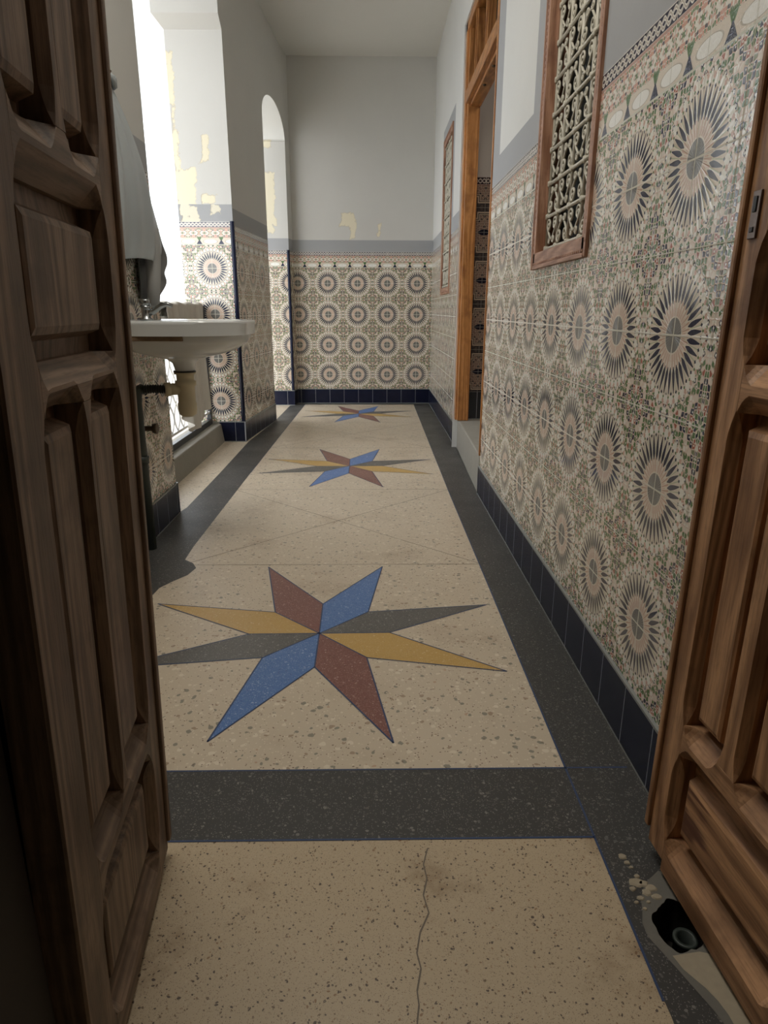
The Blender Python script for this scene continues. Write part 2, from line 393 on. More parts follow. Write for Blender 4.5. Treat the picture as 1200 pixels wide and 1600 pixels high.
# ------------------------------------------------------------------ geometry helper
class MB:
    def __init__(s): s.v = []; s.f = []; s.mi = []; s.uv = []; s.mats = []; s.sm = []
    def mid(s, m):
        if m not in s.mats: s.mats.append(m)
        return s.mats.index(m)
    def face(s, pts, m, uv=None, smooth=False):
        b = len(s.v); s.v += [tuple(p) for p in pts]; s.f.append(list(range(b, b + len(pts))))
        s.mi.append(s.mid(m)); s.uv.append(uv or [(p[0], p[1]) for p in pts]); s.sm.append(smooth)
    def grid(s, rows, m, closed=False, smooth=True, cap0=False, cap1=False, flip=False):
        """rows: list of rings with equal counts, shared vertices"""
        b = len(s.v); n = len(rows[0])
        for r in rows: s.v += [tuple(p) for p in r]
        k = n if closed else n - 1
        for i in range(len(rows) - 1):
            for j in range(k):
                a = b + i * n + j; c = b + i * n + (j + 1) % n
                q = [a, c, c + n, a + n]
                s.f.append(q[::-1] if flip else q); s.mi.append(s.mid(m)); s.uv.append([(0, 0)] * 4); s.sm.append(smooth)
        if cap0: s.f.append([b + j for j in range(n)][::-1]); s.mi.append(s.mid(m)); s.uv.append([(0, 0)] * n); s.sm.append(False)
        if cap1: s.f.append([b + (len(rows) - 1) * n + j for j in range(n)]); s.mi.append(s.mid(m)); s.uv.append([(0, 0)] * n); s.sm.append(False)
    def box(s, x0, x1, y0, y1, z0, z1, m, uvo=(0, 0)):
        A = [(x0, y0), (x1, y0), (x1, y1), (x0, y1)]
        for i in range(4):
            (ax, ay), (bx, by) = A[i], A[(i + 1) % 4]
            ax_is_x = abs(bx - ax) > abs(by - ay)
            f = (lambda p: (p[0] - uvo[0], p[2])) if ax_is_x else (lambda p: (p[1] - uvo[1], p[2]))
            pts = [(ax, ay, z0), (bx, by, z0), (bx, by, z1), (ax, ay, z1)]
            s.face(pts, m, [f(p) for p in pts])
        s.face([(x0, y0, z1), (x1, y0, z1), (x1, y1, z1), (x0, y1, z1)], m)
        s.face([(x0, y1, z0), (x1, y1, z0), (x1, y0, z0), (x0, y0, z0)], m)
    def tube(s, pts, r, m, n=8, cap=True):
        pts = [Vector(p) for p in pts]; rows = []
        rr = r if isinstance(r, (list, tuple)) else [r] * len(pts)
        up = None
        for i, p in enumerate(pts):
            t = (pts[min(i + 1, len(pts) - 1)] - pts[max(i - 1, 0)]).normalized()
            if up is None:
                up = Vector((0, 0, 1)) if abs(t.z) < 0.9 else Vector((1, 0, 0))
            a = t.cross(up); 
            if a.length < 1e-4: a = t.orthogonal()
            a.normalize(); b = t.cross(a).normalized(); up = -b if False else a.cross(t)
            rows.append([p + (a * math.cos(2 * math.pi * k / n) + b * math.sin(2 * math.pi * k / n)) * rr[i] for k in range(n)])
        s.grid(rows, m, closed=True, cap0=cap, cap1=cap)
    def lathe(s, c, prof, m, n=24, cap=True):
        s.grid([[(c[0] + r * math.cos(2 * math.pi * k / n), c[1] + r * math.sin(2 * math.pi * k / n), c[2] + z) for k in range(n)] for r, z in prof],
               m, closed=True, cap0=cap, cap1=cap)
    def build(s, name, parent=None, bevel=0, recalc=True):
        me = bpy.data.meshes.new(name); me.from_pydata(s.v, [], s.f)
        for m in s.mats: me.materials.append(m)
        ul = me.uv_layers.new(name='UVMap')
        for p, mi, uv, sm in zip(me.polygons, s.mi, s.uv, s.sm):
            p.material_index = mi; p.use_smooth = sm
            for k, li in enumerate(p.loop_indices): ul.data[li].uv = uv[k]
        bm = bmesh.new(); bm.from_mesh(me)
        bmesh.ops.remove_doubles(bm, verts=bm.verts, dist=1e-5)
        if recalc: bmesh.ops.recalc_face_normals(bm, faces=bm.faces)
        bm.to_mesh(me); bm.free()
        o = bpy.data.objects.new(name, me); COL.objects.link(o)
        if parent: o.parent = parent
        if bevel:
            b = o.modifiers.new('bevel', 'BEVEL'); b.width = bevel; b.segments = 2; b.limit_method = 'ANGLE'; b.angle_limit = math.radians(40)
        return o

def struct(o): o['kind'] = 'structure'; return o
def tag(o, label, cat, group=None):
    o['label'] = label; o['category'] = cat
    if group: o['group'] = group
    return o
def empty(name, loc=(0, 0, 0)):
    e = bpy.data.objects.new(name, None); COL.objects.link(e); e.location = loc; e.empty_display_size = 0.05; return e
def local(o, root):     # geometry written in world coordinates, parented to a root that stands elsewhere
    o.parent = root; o.matrix_parent_inverse = root_matrix(root).inverted(); return o
def root_matrix(r): return Matrix.Translation(r.location)

def zone(z):            # which finish a wall carries at height z
    if z < 0.15: return 'cement'
    if z < 1.35: return 'tile'
    if z < 1.46: return 'border'
    if z < 1.496: return 'list'
    if z < 1.605: return 'grey'
    return 'plaster'
ZB = [0, 0.15, 1.35, 1.46, 1.496, 1.605]
def panel(mb, P3, us, zs, off, skip=None, fin=None, uvf=None):
    """wall face cut in cells: P3(u,z) -> point"""
    for u0, u1 in zip(us, us[1:]):
        for z0, z1 in zip(zs, zs[1:]):
            uc, zc = (u0 + u1) / 2, (z0 + z1) / 2
            if skip and skip(uc, zc): continue
            m = M[(fin(uc, zc) if fin else zone(zc))]
            q = [(u0, z0), (u1, z0), (u1, z1), (u0, z1)]
            mb.face([P3(*p) for p in q], m, [(p[0] - off, p[1]) for p in q])

XR, X2, YB, HC = 0.567, 0.600, 7.08, 3.18
# ------------------------------------------------------------------ right wall
W1 = (1.885, 2.47, 1.11, 1.99)       # near window opening: y0 y1 z0 z1
W2 = (5.50, 6.10, 1.10, 2.24)        # far window
D = (3.454, 4.72, 2.60)              # door opening: y0 y1 top
mb = MB()
def finR(u, z):
    k = zone(z)
    if k == 'plaster':
        if 1.68 < u < 2.63 and z < 2.10: return 'grey'
        if u > 3.285 and u < 3.454: return 'plaster_right' if z > 9 else 'grey'
        return 'plaster_right'
    return k
zs = sorted(set(ZB + [W1[2], W1[3], 2.10, 2.36, HC]))
panel(mb, lambda u, z: (XR, u, z), [0.52, 1.68, W1[0], W1[1], 2.63, 3.285, D[0]], zs, 1.289,
      lambda u, z: W1[0] < u < W1[1] and W1[2] < z < W1[3], finR)
mb.face([(XR, D[0], D[2]), (X2, D[1], D[2]), (X2, D[1], HC), (XR, D[0], HC)], M['plaster_right'])
def finF(u, z):
    k = zone(z)
    if k == 'plaster': return 'grey' if (5.38 < u < 6.22 and z < 2.36) else 'plaster_right'
    return k
zs = sorted(set(ZB + [W2[2], W2[3], 2.36, HC]))
panel(mb, lambda u, z: (X2, u, z), [D[1], 5.38, W2[0], W2[1], 6.22, YB + .02], zs, 1.289 + 0.07,
      lambda u, z: W2[0] < u < W2[1] and W2[2] < z < W2[3], finF)
TB = 0.24
def reveal(mb, X, y0, y1, z0, z1, m, t=TB):
    mb.face([(X, y0, z0), (X, y0, z1), (X + t, y0, z1), (X + t, y0, z0)], m)
    mb.face([(X, y1, z0), (X, y1, z1), (X + t, y1, z1), (X + t, y1, z0)], m)
    mb.face([(X, y0, z1), (X, y1, z1), (X + t, y1, z1), (X + t, y0, z1)], m)
    mb.face([(X, y0, z0), (X, y1, z0), (X + t, y1, z0), (X + t, y0, z0)], m)
reveal(mb, XR, *W1, M['plaster_right']); reveal(mb, X2, *W2, M['plaster_right'])
reveal(mb, XR, D[0], D[1], 0.0, D[2], M['plaster_right'])
for (a, b, sk) in ((0.52, D[0], W1), (D[1], YB, W2)):
    ys = [a, sk[0], sk[1], b]; zz = [0, sk[2], sk[3], HC]
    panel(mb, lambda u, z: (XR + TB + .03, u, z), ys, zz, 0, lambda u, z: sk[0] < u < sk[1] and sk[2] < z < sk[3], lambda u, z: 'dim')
struct(mb.build('wall_right', recalc=False))

mb = MB(); mb.box(XR - 0.008, XR + .01, 0.53, D[0], 0.0, 0.152, M['skirt'], (0, 1.289)); struct(mb.build('baseboard_right'))
mb = MB(); mb.box(X2 - 0.008, X2 + .01, D[1] + .002, YB, 0.0, 0.152, M['skirt'], (0, 1.289)); struct(mb.build('baseboard_right_far'))

# ------------------------------------------------------------------ back wall
mb = MB()
panel(mb, lambda u, z: (u, YB, z), [-0.80, 0.62], ZB + [HC], -0.451)
struct(mb.build('wall_back', recalc=False))
mb = MB(); mb.box(-0.785, X2 - .009, YB - .008, YB + .01, 0, 0.152, M['skirt'], (-0.451, 0)); struct(mb.build('baseboard_back'))

# ------------------------------------------------------------------ left wall: sink wall, pier, arch
XL0 = -0.944
PTS = [(0.4, XL0), (3.11, XL0), (4.935, -0.952), (5.95, -0.868), (6.93, -0.812), (7.10, -0.785)]
def XL(y):
    for (a, xa), (b, xb) in zip(PTS, PTS[1:]):
        if y <= b: return xa + (xb - xa) * (y - a) / (b - a)
    return PTS[-1][1]
TW = 0.365
def XO(y): return XL(y) - TW
def s2z(z): return z
mb = MB()
# sink wall
panel(mb, lambda u, z: (XL(u), u, z), [0.40, 3.11], ZB + [2.1, HC], 2.73)
panel(mb, lambda u, z: (XO(u), u, z), [0.40, 3.11], [0, HC], 0, fin=lambda u, z: 'court')
panel(mb, lambda u, z: (u, 3.11, z), [XL0 - TW, XL0], ZB + [HC], XL0 - .1)
mb.face([(XL0, .4, 0), (XL0 - TW, .4, 0), (XL0 - TW, .4, HC), (XL0, .4, HC)], M['court'])
# lintel over the wide opening
LZ = 2.98
for xf in (XL, XO):
    mb.face([(xf(3.11), 3.11, LZ), (xf(4.935), 4.935, LZ), (xf(4.935), 4.935, HC), (xf(3.11), 3.11, HC)], M['plaster'])
mb.face([(XL(3.11), 3.11, LZ), (XL(4.935), 4.935, LZ), (XO(4.935), 4.935, LZ), (XO(3.11), 3.11, LZ)], M['plaster'])
struct(mb.build('wall_left', recalc=False))
# pier with stepped impost, and the arch wall to the back corner
mb = MB()
y0 = 4.935
OV = 0.012   # tile offset on this pier
def fz(us, zs_, P3, off, fin=None): panel(mb, P3, us, zs_, off, fin=fin)
zp = [0, .15, 1.35, 1.46, 1.496, 1.605, 2.64]
dz = 0.022
fz([XL(y0) - TW, XL(y0)], zp, lambda u, z: (u, y0, z + (dz if 0.2 < z < 2.6 else 0)), -1.113)
pr = 0.085
mb.face([(XL(y0) - TW, y0, 2.64), (XL(y0), y0, 2.64), (XL(y0), y0 - pr, 2.70), (XL(y0) - TW - .05, y0 - pr, 2.70)], M['plaster'])
mb.face([(XL(y0) - TW - .05, y0 - pr, 2.70), (XL(y0), y0 - pr, 2.70), (XL(y0), y0 - pr, LZ + .1), (XL(y0) - TW - .05, y0 - pr, LZ + .1)], M['plaster'])
mb.face([(XL(y0) - TW, y0, 2.64), (XL(y0) - TW - .05, y0 - pr, 2.70), (XL(y0) - TW - .05, y0 - pr, LZ + .1), (XL(y0) - TW - .05, y0 + .3, LZ + .1), (XL(y0) - TW - .0, y0 + .3, 2.64)], M['plaster'])
for xf in (XL, XO):
    mb.face([(xf(y0), y0, 2.64), (xf(y0), y0 - pr, 2.70), (xf(y0), y0 - pr, LZ + .1), (xf(y0), y0, LZ + .1)], M['plaster'])
def archz(y):
    t = (y - 6.44) / 0.49
    return 2.44 + 0.21 * math.sqrt(max(0.0, 1 - t * t))
ZL = [0, .15, 1.35, 1.46, 1.496, 1.605, 2.0, HC]
panel(mb, lambda u, z: (XL(u), u, z), [y0, 5.45, 5.95], ZL, 5.10)
panel(mb, lambda u, z: (XL(u), u, z), [6.93, 7.10], ZL, 6.93)
for xf in (XL, XO):
    NA = 24; ys = [5.95 + 0.98 * (0.5 - 0.5 * math.cos(math.pi * i / NA)) for i in range(NA + 1)]
    for a, b in zip(ys, ys[1:]):
        mb.face([(xf(a), a, archz(a)), (xf(b), b, archz(b)), (xf(b), b, HC), (xf(a), a, HC)], M['plaster'])
        if xf is XL:
            mb.face([(XL(a), a, archz(a)), (XL(b), b, archz(b)), (XO(b), b, archz(b)), (XO(a), a, archz(a))], M['plaster'], smooth=True)
panel(mb, lambda u, z: (u, 6.93, z), [XO(6.93), XL(6.93)], [0, .15, 1.35, 1.46, 1.496, 1.605, 2.44], -0.80)
panel(mb, lambda u, z: (u, 5.95, z), [XO(5.95), XL(5.95)], [0, .15, 1.35, 1.46, 1.496, 1.605, 2.44], -1.0)
for a, b in ((y0, 5.95), (6.93, 7.10)):
    mb.face([(XO(a), a, 0), (XO(b), b, 0), (XO(b), b, HC), (XO(a), a, HC)], M['court'])
struct(mb.build('wall_left_pier', recalc=False))

def skirt_quad(mb, a, b, nrm, off, z1=0.152, m='skirt', t=0.008):
    """skirting slab along segment a->b, standing out along nrm"""
    a = Vector((*a, 0)); b = Vector((*b, 0)); n = Vector((*nrm, 0)).normalized() * t; L = (b - a).length
    q = [a + n, b + n]; up = Vector((0, 0, z1))
    mb.face([q[0], q[1], q[1] + up, q[0] + up], M[m], [(off, 0), (off + L, 0), (off + L, z1), (off, z1)])
    mb.face([q[0] + up, q[1] + up, b + up, a + up], M[m], [(off, z1)] * 4)
    mb.face([a, q[0], q[0] + up, a + up], M[m], [(off, .02), (off, .02), (off, .1), (off, .1)])
    mb.face([b, q[1], q[1] + up, b + up], M[m], [(off, .02)] * 2 + [(off, .1)] * 2)
mb = MB()
skirt_quad(mb, (XL0, 0.53), (XL0, 3.115), (1, 0), 0.0, m='skirt')
struct(mb.build('baseboard_left'))
mb = MB()
skirt_quad(mb, (-1.135, y0), (XL(y0) + .008, y0), (0, -1), 0.035)
skirt_quad(mb, (XL(y0), y0 - .008), (XL(5.95), 5.95), (1, -.08), 0.0)
struct(mb.build('baseboard_left_pier'))
mb = MB()
skirt_quad(mb, (XO(6.93), 6.93), (XL(6.93) + .008, 6.93), (0, -1), 0.0)
skirt_quad(mb, (XL(6.93), 6.93), (XL(7.08), 7.07), (1, -.1), 0.03)
struct(mb.build('baseboard_left_niche'))
# navy corner tiles on the two outer corners
for nm, yy, zt in (('trim_1', y0, 1.522), ('trim_2', 6.93, 1.50)):
    mb = MB(); x = XL(yy)
    rows = []
    for z in (0.152, zt):
        rows.append([(x - .020, yy - .003, z), (x - .006, yy - .010, z), (x + .006, yy - .006, z), (x + .009, yy + .004, z), (x + .004, yy + .010, z), (x - .02, yy + .004, z)])
    mb.grid(rows, M['joint'] if False else M['skirt'], closed=True, smooth=False, cap0=True, cap1=True)
    o = mb.build(nm); struct(o)
    for l in o.data.uv_layers[0].data: l.uv = (0.07, 0.07)

# ------------------------------------------------------------------ ceiling
mb = MB()
mb.face([(-1.5, .3, HC), (.95, .3, HC), (.95, 7.3, HC), (-1.5, 7.3, HC)], M['white'])
mb.face([(-1.5, .3, HC + .2), (.95, .3, HC + .2), (.95, 7.3, HC + .2), (-1.5, 7.3, HC + .2)], M['white'])
for q in (((-1.5, .3), (.95, .3)), ((.95, .3), (.95, 7.3)), ((.95, 7.3), (-1.5, 7.3)), ((-1.5, 7.3), (-1.5, .3))):
    (a, b), (c, d) = q; mb.face([(a, b, HC), (c, d, HC), (c, d, HC + .2), (a, b, HC + .2)], M['white'])
struct(mb.build('ceiling'))

# ------------------------------------------------------------------ floor
def planar(name, loops, m, z, parent=None):
    bm = bmesh.new(); es = []
    for lp in loops:
        vs = [bm.verts.new((x, y, z)) for x, y in lp]
        es += [bm.edges.new((vs[i], vs[(i + 1) % len(vs)])) for i in range(len(vs))]
    bmesh.ops.triangle_fill(bm, edges=es, use_beauty=True)
    bmesh.ops.recalc_face_normals(bm, faces=bm.faces)
    for f in bm.faces:
        if f.normal.z < 0: f.normal_flip()
    me = bpy.data.meshes.new(name); bm.to_mesh(me); bm.free(); me.materials.append(m)
    o = bpy.data.objects.new(name, me); COL.objects.link(o)
    if parent: o.parent = parent
    return o
HX, HY = 0.490, 0.822
hole = []
for i in range(60):
    a = 2 * math.pi * i / 60
    r = 0.040 * (1 + 0.14 * math.sin(2 * a + .6) + 0.05 * math.sin(5 * a) + 0.025 * math.sin(9 * a + 1) + 0.012 * math.sin(17 * a))
    hole.append((HX + r * 0.95 * math.cos(a), HY + r * 1.25 * math.sin(a)))
XI = 0.413
near = [(-2.2, -2.6), (2.2, -2.6), (2.2, .9), (2.2, 1.207), (-1.6, 1.207), (-1.6, .9)]
fl = planar('floor', [near, hole], M['floor2'], 0.0); struct(fl)
planar('hall_terrazzo', [[(-1.6, 1.207), (2.2, 1.207), (2.2, 7.4), (-1.6, 7.4)]], M['floor'], 0.0, fl)
# charcoal border, one polygon with the beige field as a hole and the broken cavity as another
def wob(pts, amp, seed):
    out = []
    for i, (a, b) in enumerate(zip(pts, pts[1:])):
        n = max(1, int(math.hypot(b[0] - a[0], b[1] - a[1]) / 0.02))
        for k in range(n):
            t = k / n; x = a[0] + (b[0] - a[0]) * t; y = a[1] + (b[1] - a[1]) * t
            w = amp * (noise.noise(Vector((x * 14, y * 14, seed))))
            out.append((x + w, y + w * .5))
    out.append(pts[-1]); return out
XRB = XR - 0.003
Z1 = 0.0005
cham = wob([(XRB, 0.56), (0.405, 0.56), (0.413, 0.64), (0.418, 0.70)], 0.012, 2.0)
border_r = [(XRB, 3.45), (X2 - .004, 4.70), (X2 - .004, YB)] + [(0.428, YB), (0.428, 6.98), (0.413, 3.54), (XI, 0.74)] + cham[::-1][1:-1] + [(XRB, 0.56)]
planar('border_strip', [border_r, hole], M['black'], Z1, fl)
lob = [(-0.748, 2.62), (-0.742, 2.47), (-0.700, 2.43), (-0.676, 2.38), (-0.69, 2.31), (-0.728, 2.25), (-0.758, 2.19), (-0.775, 1.95), (-0.78, 1.85), (-0.765, 1.6), (-0.755, 1.207)]
border_l = [(-0.94, 1.0), (-0.94, 3.13), (-0.928, 3.2), (-0.925, 3.92), (-0.93, 4.93), (-0.868, 5.95), (-0.852, 6.93), (-0.79, YB), (-0.706, YB), (-0.706, 6.98), (-0.74, 3.92)] + lob + [(-0.75, 1.0)]
planar('border_strip', [border_l], M['black'], Z1, fl)
planar('border_strip', [[(-0.75, 1.010), (XI, 1.010), (XI, 1.207), (-0.755, 1.207)]], M['black'], Z1 + .0001, fl)
planar('border_strip', [[(-0.706, 6.98), (0.428, 6.98), (0.428, YB), (-0.706, YB)]], M['black'], Z1 + .0001, fl)
def strip(mb, a, b, w, z, m):
    a = Vector((*a, z)); b = Vector((*b, z)); t = (b - a).normalized(); n = Vector((-t.y, t.x, 0)) * w / 2
    mb.face([a - n, b - n, b + n, a + n], m)
mb = MB()
J = M['joint']
for a, b in (((-0.76, 1.207), (XR - .02, 1.207)), ((-0.75, 1.010), (XI, 1.010)), ((XI, 0.70), (XI, 1.207)), ((XI, 1.207), (0.4115, 3.54))):
    strip(mb, a, b, 0.0042, Z1 + .0004, J)
for a, b in (((0.4115, 3.54), (0.427, 6.98)), ((-0.74, 3.92), (-0.706, 6.98)), ((-.706, 6.98), (.428, 6.98))): strip(mb, a, b, 0.003, Z1 + .0004, J)
mb.build('divider_strips', fl)
mb = MB(); H = M['hair']
for y in (2.412, 3.54, 4.69, 5.82): strip(mb, (-0.73, y), (0.412, y), 0.003, Z1, H)
for y0_, y1_ in ((2.412, 3.54), (4.69, 5.82)):
    strip(mb, (-0.72, y0_ + .02), (0.41, y1_ - .01), 0.003, Z1, H); strip(mb, (-0.735, y1_ - .02), (0.41, y0_ + .01), 0.003, Z1, H)
cr = [(0.095, 0.985), (0.088, 0.95), (0.094, 0.92), (0.083, 0.885), (0.089, 0.85), (0.072, 0.815), (0.066, 0.78), (0.071, 0.755), (0.062, 0.72), (0.064, 0.70), (0.058, 0.66), (0.06, 0.6)]
cr = wob(cr, 0.006, 9.0)
for a, b in zip(cr, cr[1:]): strip(mb, a, b, 0.0022 + 0.001 * random.random(), Z1, H)
mb.build('joints_and_crack', fl)
# eight-pointed star inlays
tips = [(-0.236, 0.55, 'oxblood'), (0.20, 0.55, 'blue'), (0.545, 0.20, 'slate'), (0.53, -0.23, 'ochre'), (0.21, -0.54, 'oxblood'), (-0.215, -0.53, 'blue'), (-0.56, -0.20, 'slate'), (-0.558, 0.22, 'ochre')]
inn = [(-0.004, 0.212), (0.148, 0.149), (0.214, 0.003), (0.146, -0.15), (0.002, -0.20), (-0.15, -0.146), (-0.214, -0.002), (-0.155, 0.15)]
for sx, sy, sc in ((-0.165, 1.838, 1.0), (-0.148, 4.112, 0.97), (-0.134, 6.33, 0.95)):
    mb = MB()
    for i, (tx, ty, mt) in enumerate(tips):
        a = inn[i - 1]; b = inn[i]
        q = [(0, 0), a, (tx, ty), b]
        pt = [(sx + x * sc, sy + y * sc) for x, y in q]
        mb.face([(x, y, Z1) for x, y in pt], M[mt])
        for p, r in ((pt[0], pt[1]), (pt[1], pt[2]), (pt[2], pt[3])):
            strip(mb, p, r, 0.0042, Z1 + .0003, J)
    mb.build('star_inlay', fl)
# cement smear and crumbs round the cavity
sm = wob([(0.452, .875), (0.440, .83), (0.440, .78), (0.450, .745), (0.468, .71), (0.49, .66), (0.50, .60), (.55, .58), (0.557, .78), (0.545, .90), (0.50, .93), (0.467, .905), (0.452, .875)], 0.022, 5.0)[:-1]
planar('cement_patch', [sm, hole], M['cement_dark'], Z1 + .0006, fl)
sm2 = wob([(0.462, .772), (0.470, .75), (0.487, .72), (0.497, .68), (0.503, .62), (.505, .57), (.55, .57), (0.55, .74), (0.53, .765), (0.50, .775), (0.462, .772)], 0.014, 6.0)[:-1]
planar('cement_patch', [sm2], M['crumb'], Z1 + .0010, fl)
mb = MB()
for (cx, cy, r) in [(0.448, 0.962, .008), (0.452, .948, .006), (.455, .937, .004), (.452, .905, .012), (.463, .902, .010), (.441, .892, .006), (.447, .873, .006), (.437, .865, .004), (.462, .885, .009), (.473, .893, .010), (.457, .865, .004), (.446, .852, .004), (.475, .875, .009), (.458, .918, .005)]:
    ring = [(cx + r * (1 + .45 * noise.noise(Vector((cx * 90 + math.cos(a) * 2, cy * 90 + math.sin(a) * 2, 1)))) * math.cos(a), cy + r * .8 * (1 + .4 * noise.noise(Vector((cx * 70, cy * 60, a)))) * math.sin(a)) for a in [2 * math.pi * i / 14 for i in range(14)]]
    mb.grid([[(x, y, Z1 + .0003) for x, y in ring], [(cx + (x - cx) * .7, cy + (y - cy) * .7, Z1 + .0028) for x, y in ring]], M['crumb'], closed=True, cap1=True)
o = mb.build('mortar_crumb', fl)
# the cavity and its pipe
mb = MB()
rows = [[(x + (HX - x) * k, y + (HY - y) * k, z) for x, y in hole] for k, z in ((0, 0.0), (-.02, -0.02), (.1, -0.06), (.25, -.075))]
mb.grid(rows, M['hole'], closed=True, smooth=True, cap1=True, flip=True)
struct(mb.build('floor_cavity', recalc=False))
mb = MB(); mb.lathe((HX + .006, HY - .012, -.07), [(.0165, 0), (.0165, .052), (.019, .052), (.019, .058), (.0125, .058), (.0125, .002)], M['pipe'], cap=False)
tag(mb.build('floor_pipe'), 'open dark pipe end inside the broken cavity in the floor below the right door', 'pipe')

# kerb below the railing
mb = MB()
for i in range(1):
    v = [(-1.105, 3.11), (-1.105, 4.935), (-1.31, 4.935), (-1.31, 3.11)]
    top = [(-1.125, 3.11), (-1.125, 4.935), (-1.31, 4.935), (-1.31, 3.11)]
    for k in range(4):
        a, b = v[k], v[(k + 1) % 4]; c, d = top[(k + 1) % 4], top[k]
        mb.face([(*a, 0), (*b, 0), (*c, .135), (*d, .135)], M['cement'])
    mb.face([(*p, .135) for p in top], M['cement'])
struct(mb.build('trim_3', bevel=.006))

# step of the side door
mb = MB()
pts = [(XR - .004, D[0] + .001), (X2 + .002, D[1] - .001), (X2 + .45, D[1] - .001), (X2 + .45, D[0] + .001)]
for k in range(4):
    a, b = pts[k], pts[(k + 1) % 4]; mb.face([(*a, 0), (*b, 0), (*b, .205), (*a, .205)], M['cement'])
mb.face([(*p, .205) for p in pts], M['cement'])
struct(mb.build('trim_4', bevel=.008))

# ------------------------------------------------------------------ side room beyond the door
mb = MB()
mb.face([(.9, .4, .2), (3.2, .4, .2), (3.2, 4.72, .2), (.9, 4.72, .2)], M['cement'])
struct(mb.build('floor_side_room'))
mb = MB()
def finI(u, z):
    z -= .0
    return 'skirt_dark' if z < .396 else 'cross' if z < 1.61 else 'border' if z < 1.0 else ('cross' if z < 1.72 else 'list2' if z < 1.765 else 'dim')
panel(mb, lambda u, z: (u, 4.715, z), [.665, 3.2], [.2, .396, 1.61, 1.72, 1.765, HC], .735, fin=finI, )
# shift motif rows so they centre at .53, .84, 1.15, 1.46
for i, mi in enumerate(mb.mi):
    if mb.mats[mi] is M['cross']: mb.uv[i] = [(a, b + .065) for a, b in mb.uv[i]]
    if mb.mats[mi] is M['skirt_dark']: mb.uv[i] = [(a, (b - .2) * .75) for a, b in mb.uv[i]]
struct(mb.build('wall_side_room_back', recalc=False))
mb = MB()
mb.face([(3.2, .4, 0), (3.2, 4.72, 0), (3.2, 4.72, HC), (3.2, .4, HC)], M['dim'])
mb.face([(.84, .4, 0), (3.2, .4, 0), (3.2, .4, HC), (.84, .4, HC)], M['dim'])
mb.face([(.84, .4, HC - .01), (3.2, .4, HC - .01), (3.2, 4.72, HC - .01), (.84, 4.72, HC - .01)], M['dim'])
struct(mb.build('wall_side_room', recalc=False))

# ------------------------------------------------------------------ room the camera stands in
mb = MB()
DX0, DX1, DT = -0.385, 0.548, 2.12
for x0, x1, z0, z1 in ((-1.6, DX0, 0, HC), (DX1, 1.6, 0, HC), (DX0, DX1, DT, HC)):
    x1c = min(x1, 0.85)
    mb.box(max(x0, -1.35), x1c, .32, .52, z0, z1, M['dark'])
struct(mb.build('wall_front'))
mb = MB()
for a, b in (((-1.35, -2.5), (-1.35, .32)), ((.85, .32), (.85, -2.5)), ((.85, -2.5), (-1.35, -2.5))):
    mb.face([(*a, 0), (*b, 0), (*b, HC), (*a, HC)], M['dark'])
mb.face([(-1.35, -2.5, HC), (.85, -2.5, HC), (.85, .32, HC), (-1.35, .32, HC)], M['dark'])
struct(mb.build('wall_entry_room', recalc=False))
mb = MB(); mb.box(-.47, -.392, .50, .80, 0, DT, M['jamb']); struct(mb.build('jamb_gap_blocker', bevel=.004))  # black block added to close the gap where light showed behind the leaf
for nm, x0, x1 in (('trim_5', DX0 - .005, DX0 + .035), ('trim_6', DX1 - .012, DX1 + .005)):
    mb = MB(); mb.box(x0, x1, .315, .545, 0, DT, M['jamb']); struct(mb.build(nm, bevel=.004))

# ------------------------------------------------------------------ courtyard outside
mb = MB(); mb.face([(-7.5, -1, -.02), (-1.30, -1, -.02), (-1.30, 9.5, -.02), (-7.5, 9.5, -.02)], M['court_floor']); struct(mb.build('floor_courtyard'))
mb = MB(); mb.box(-2.55, -1.36, -1, 9.5, 3.0, 3.15, M['court']); struct(mb.build('sky_shield_overhang'))  # unseen overhang, added to keep steep sky light off the pier
mb = MB(); mb.box(-7.5, -1.4, 9.5, 9.7, -.02, 5.4, M['court']); struct(mb.build('wall_courtyard_back'))
mb = MB(); mb.box(-7.7, -7.5, -1, 9.7, -.02, 3.6, M['court']); struct(mb.build('wall_courtyard_left'))
mb = MB(); mb.box(-1.45, -1.30, 7.1, 9.6, -.02, 3.6, M['court']); struct(mb.build('wall_courtyard_side'))

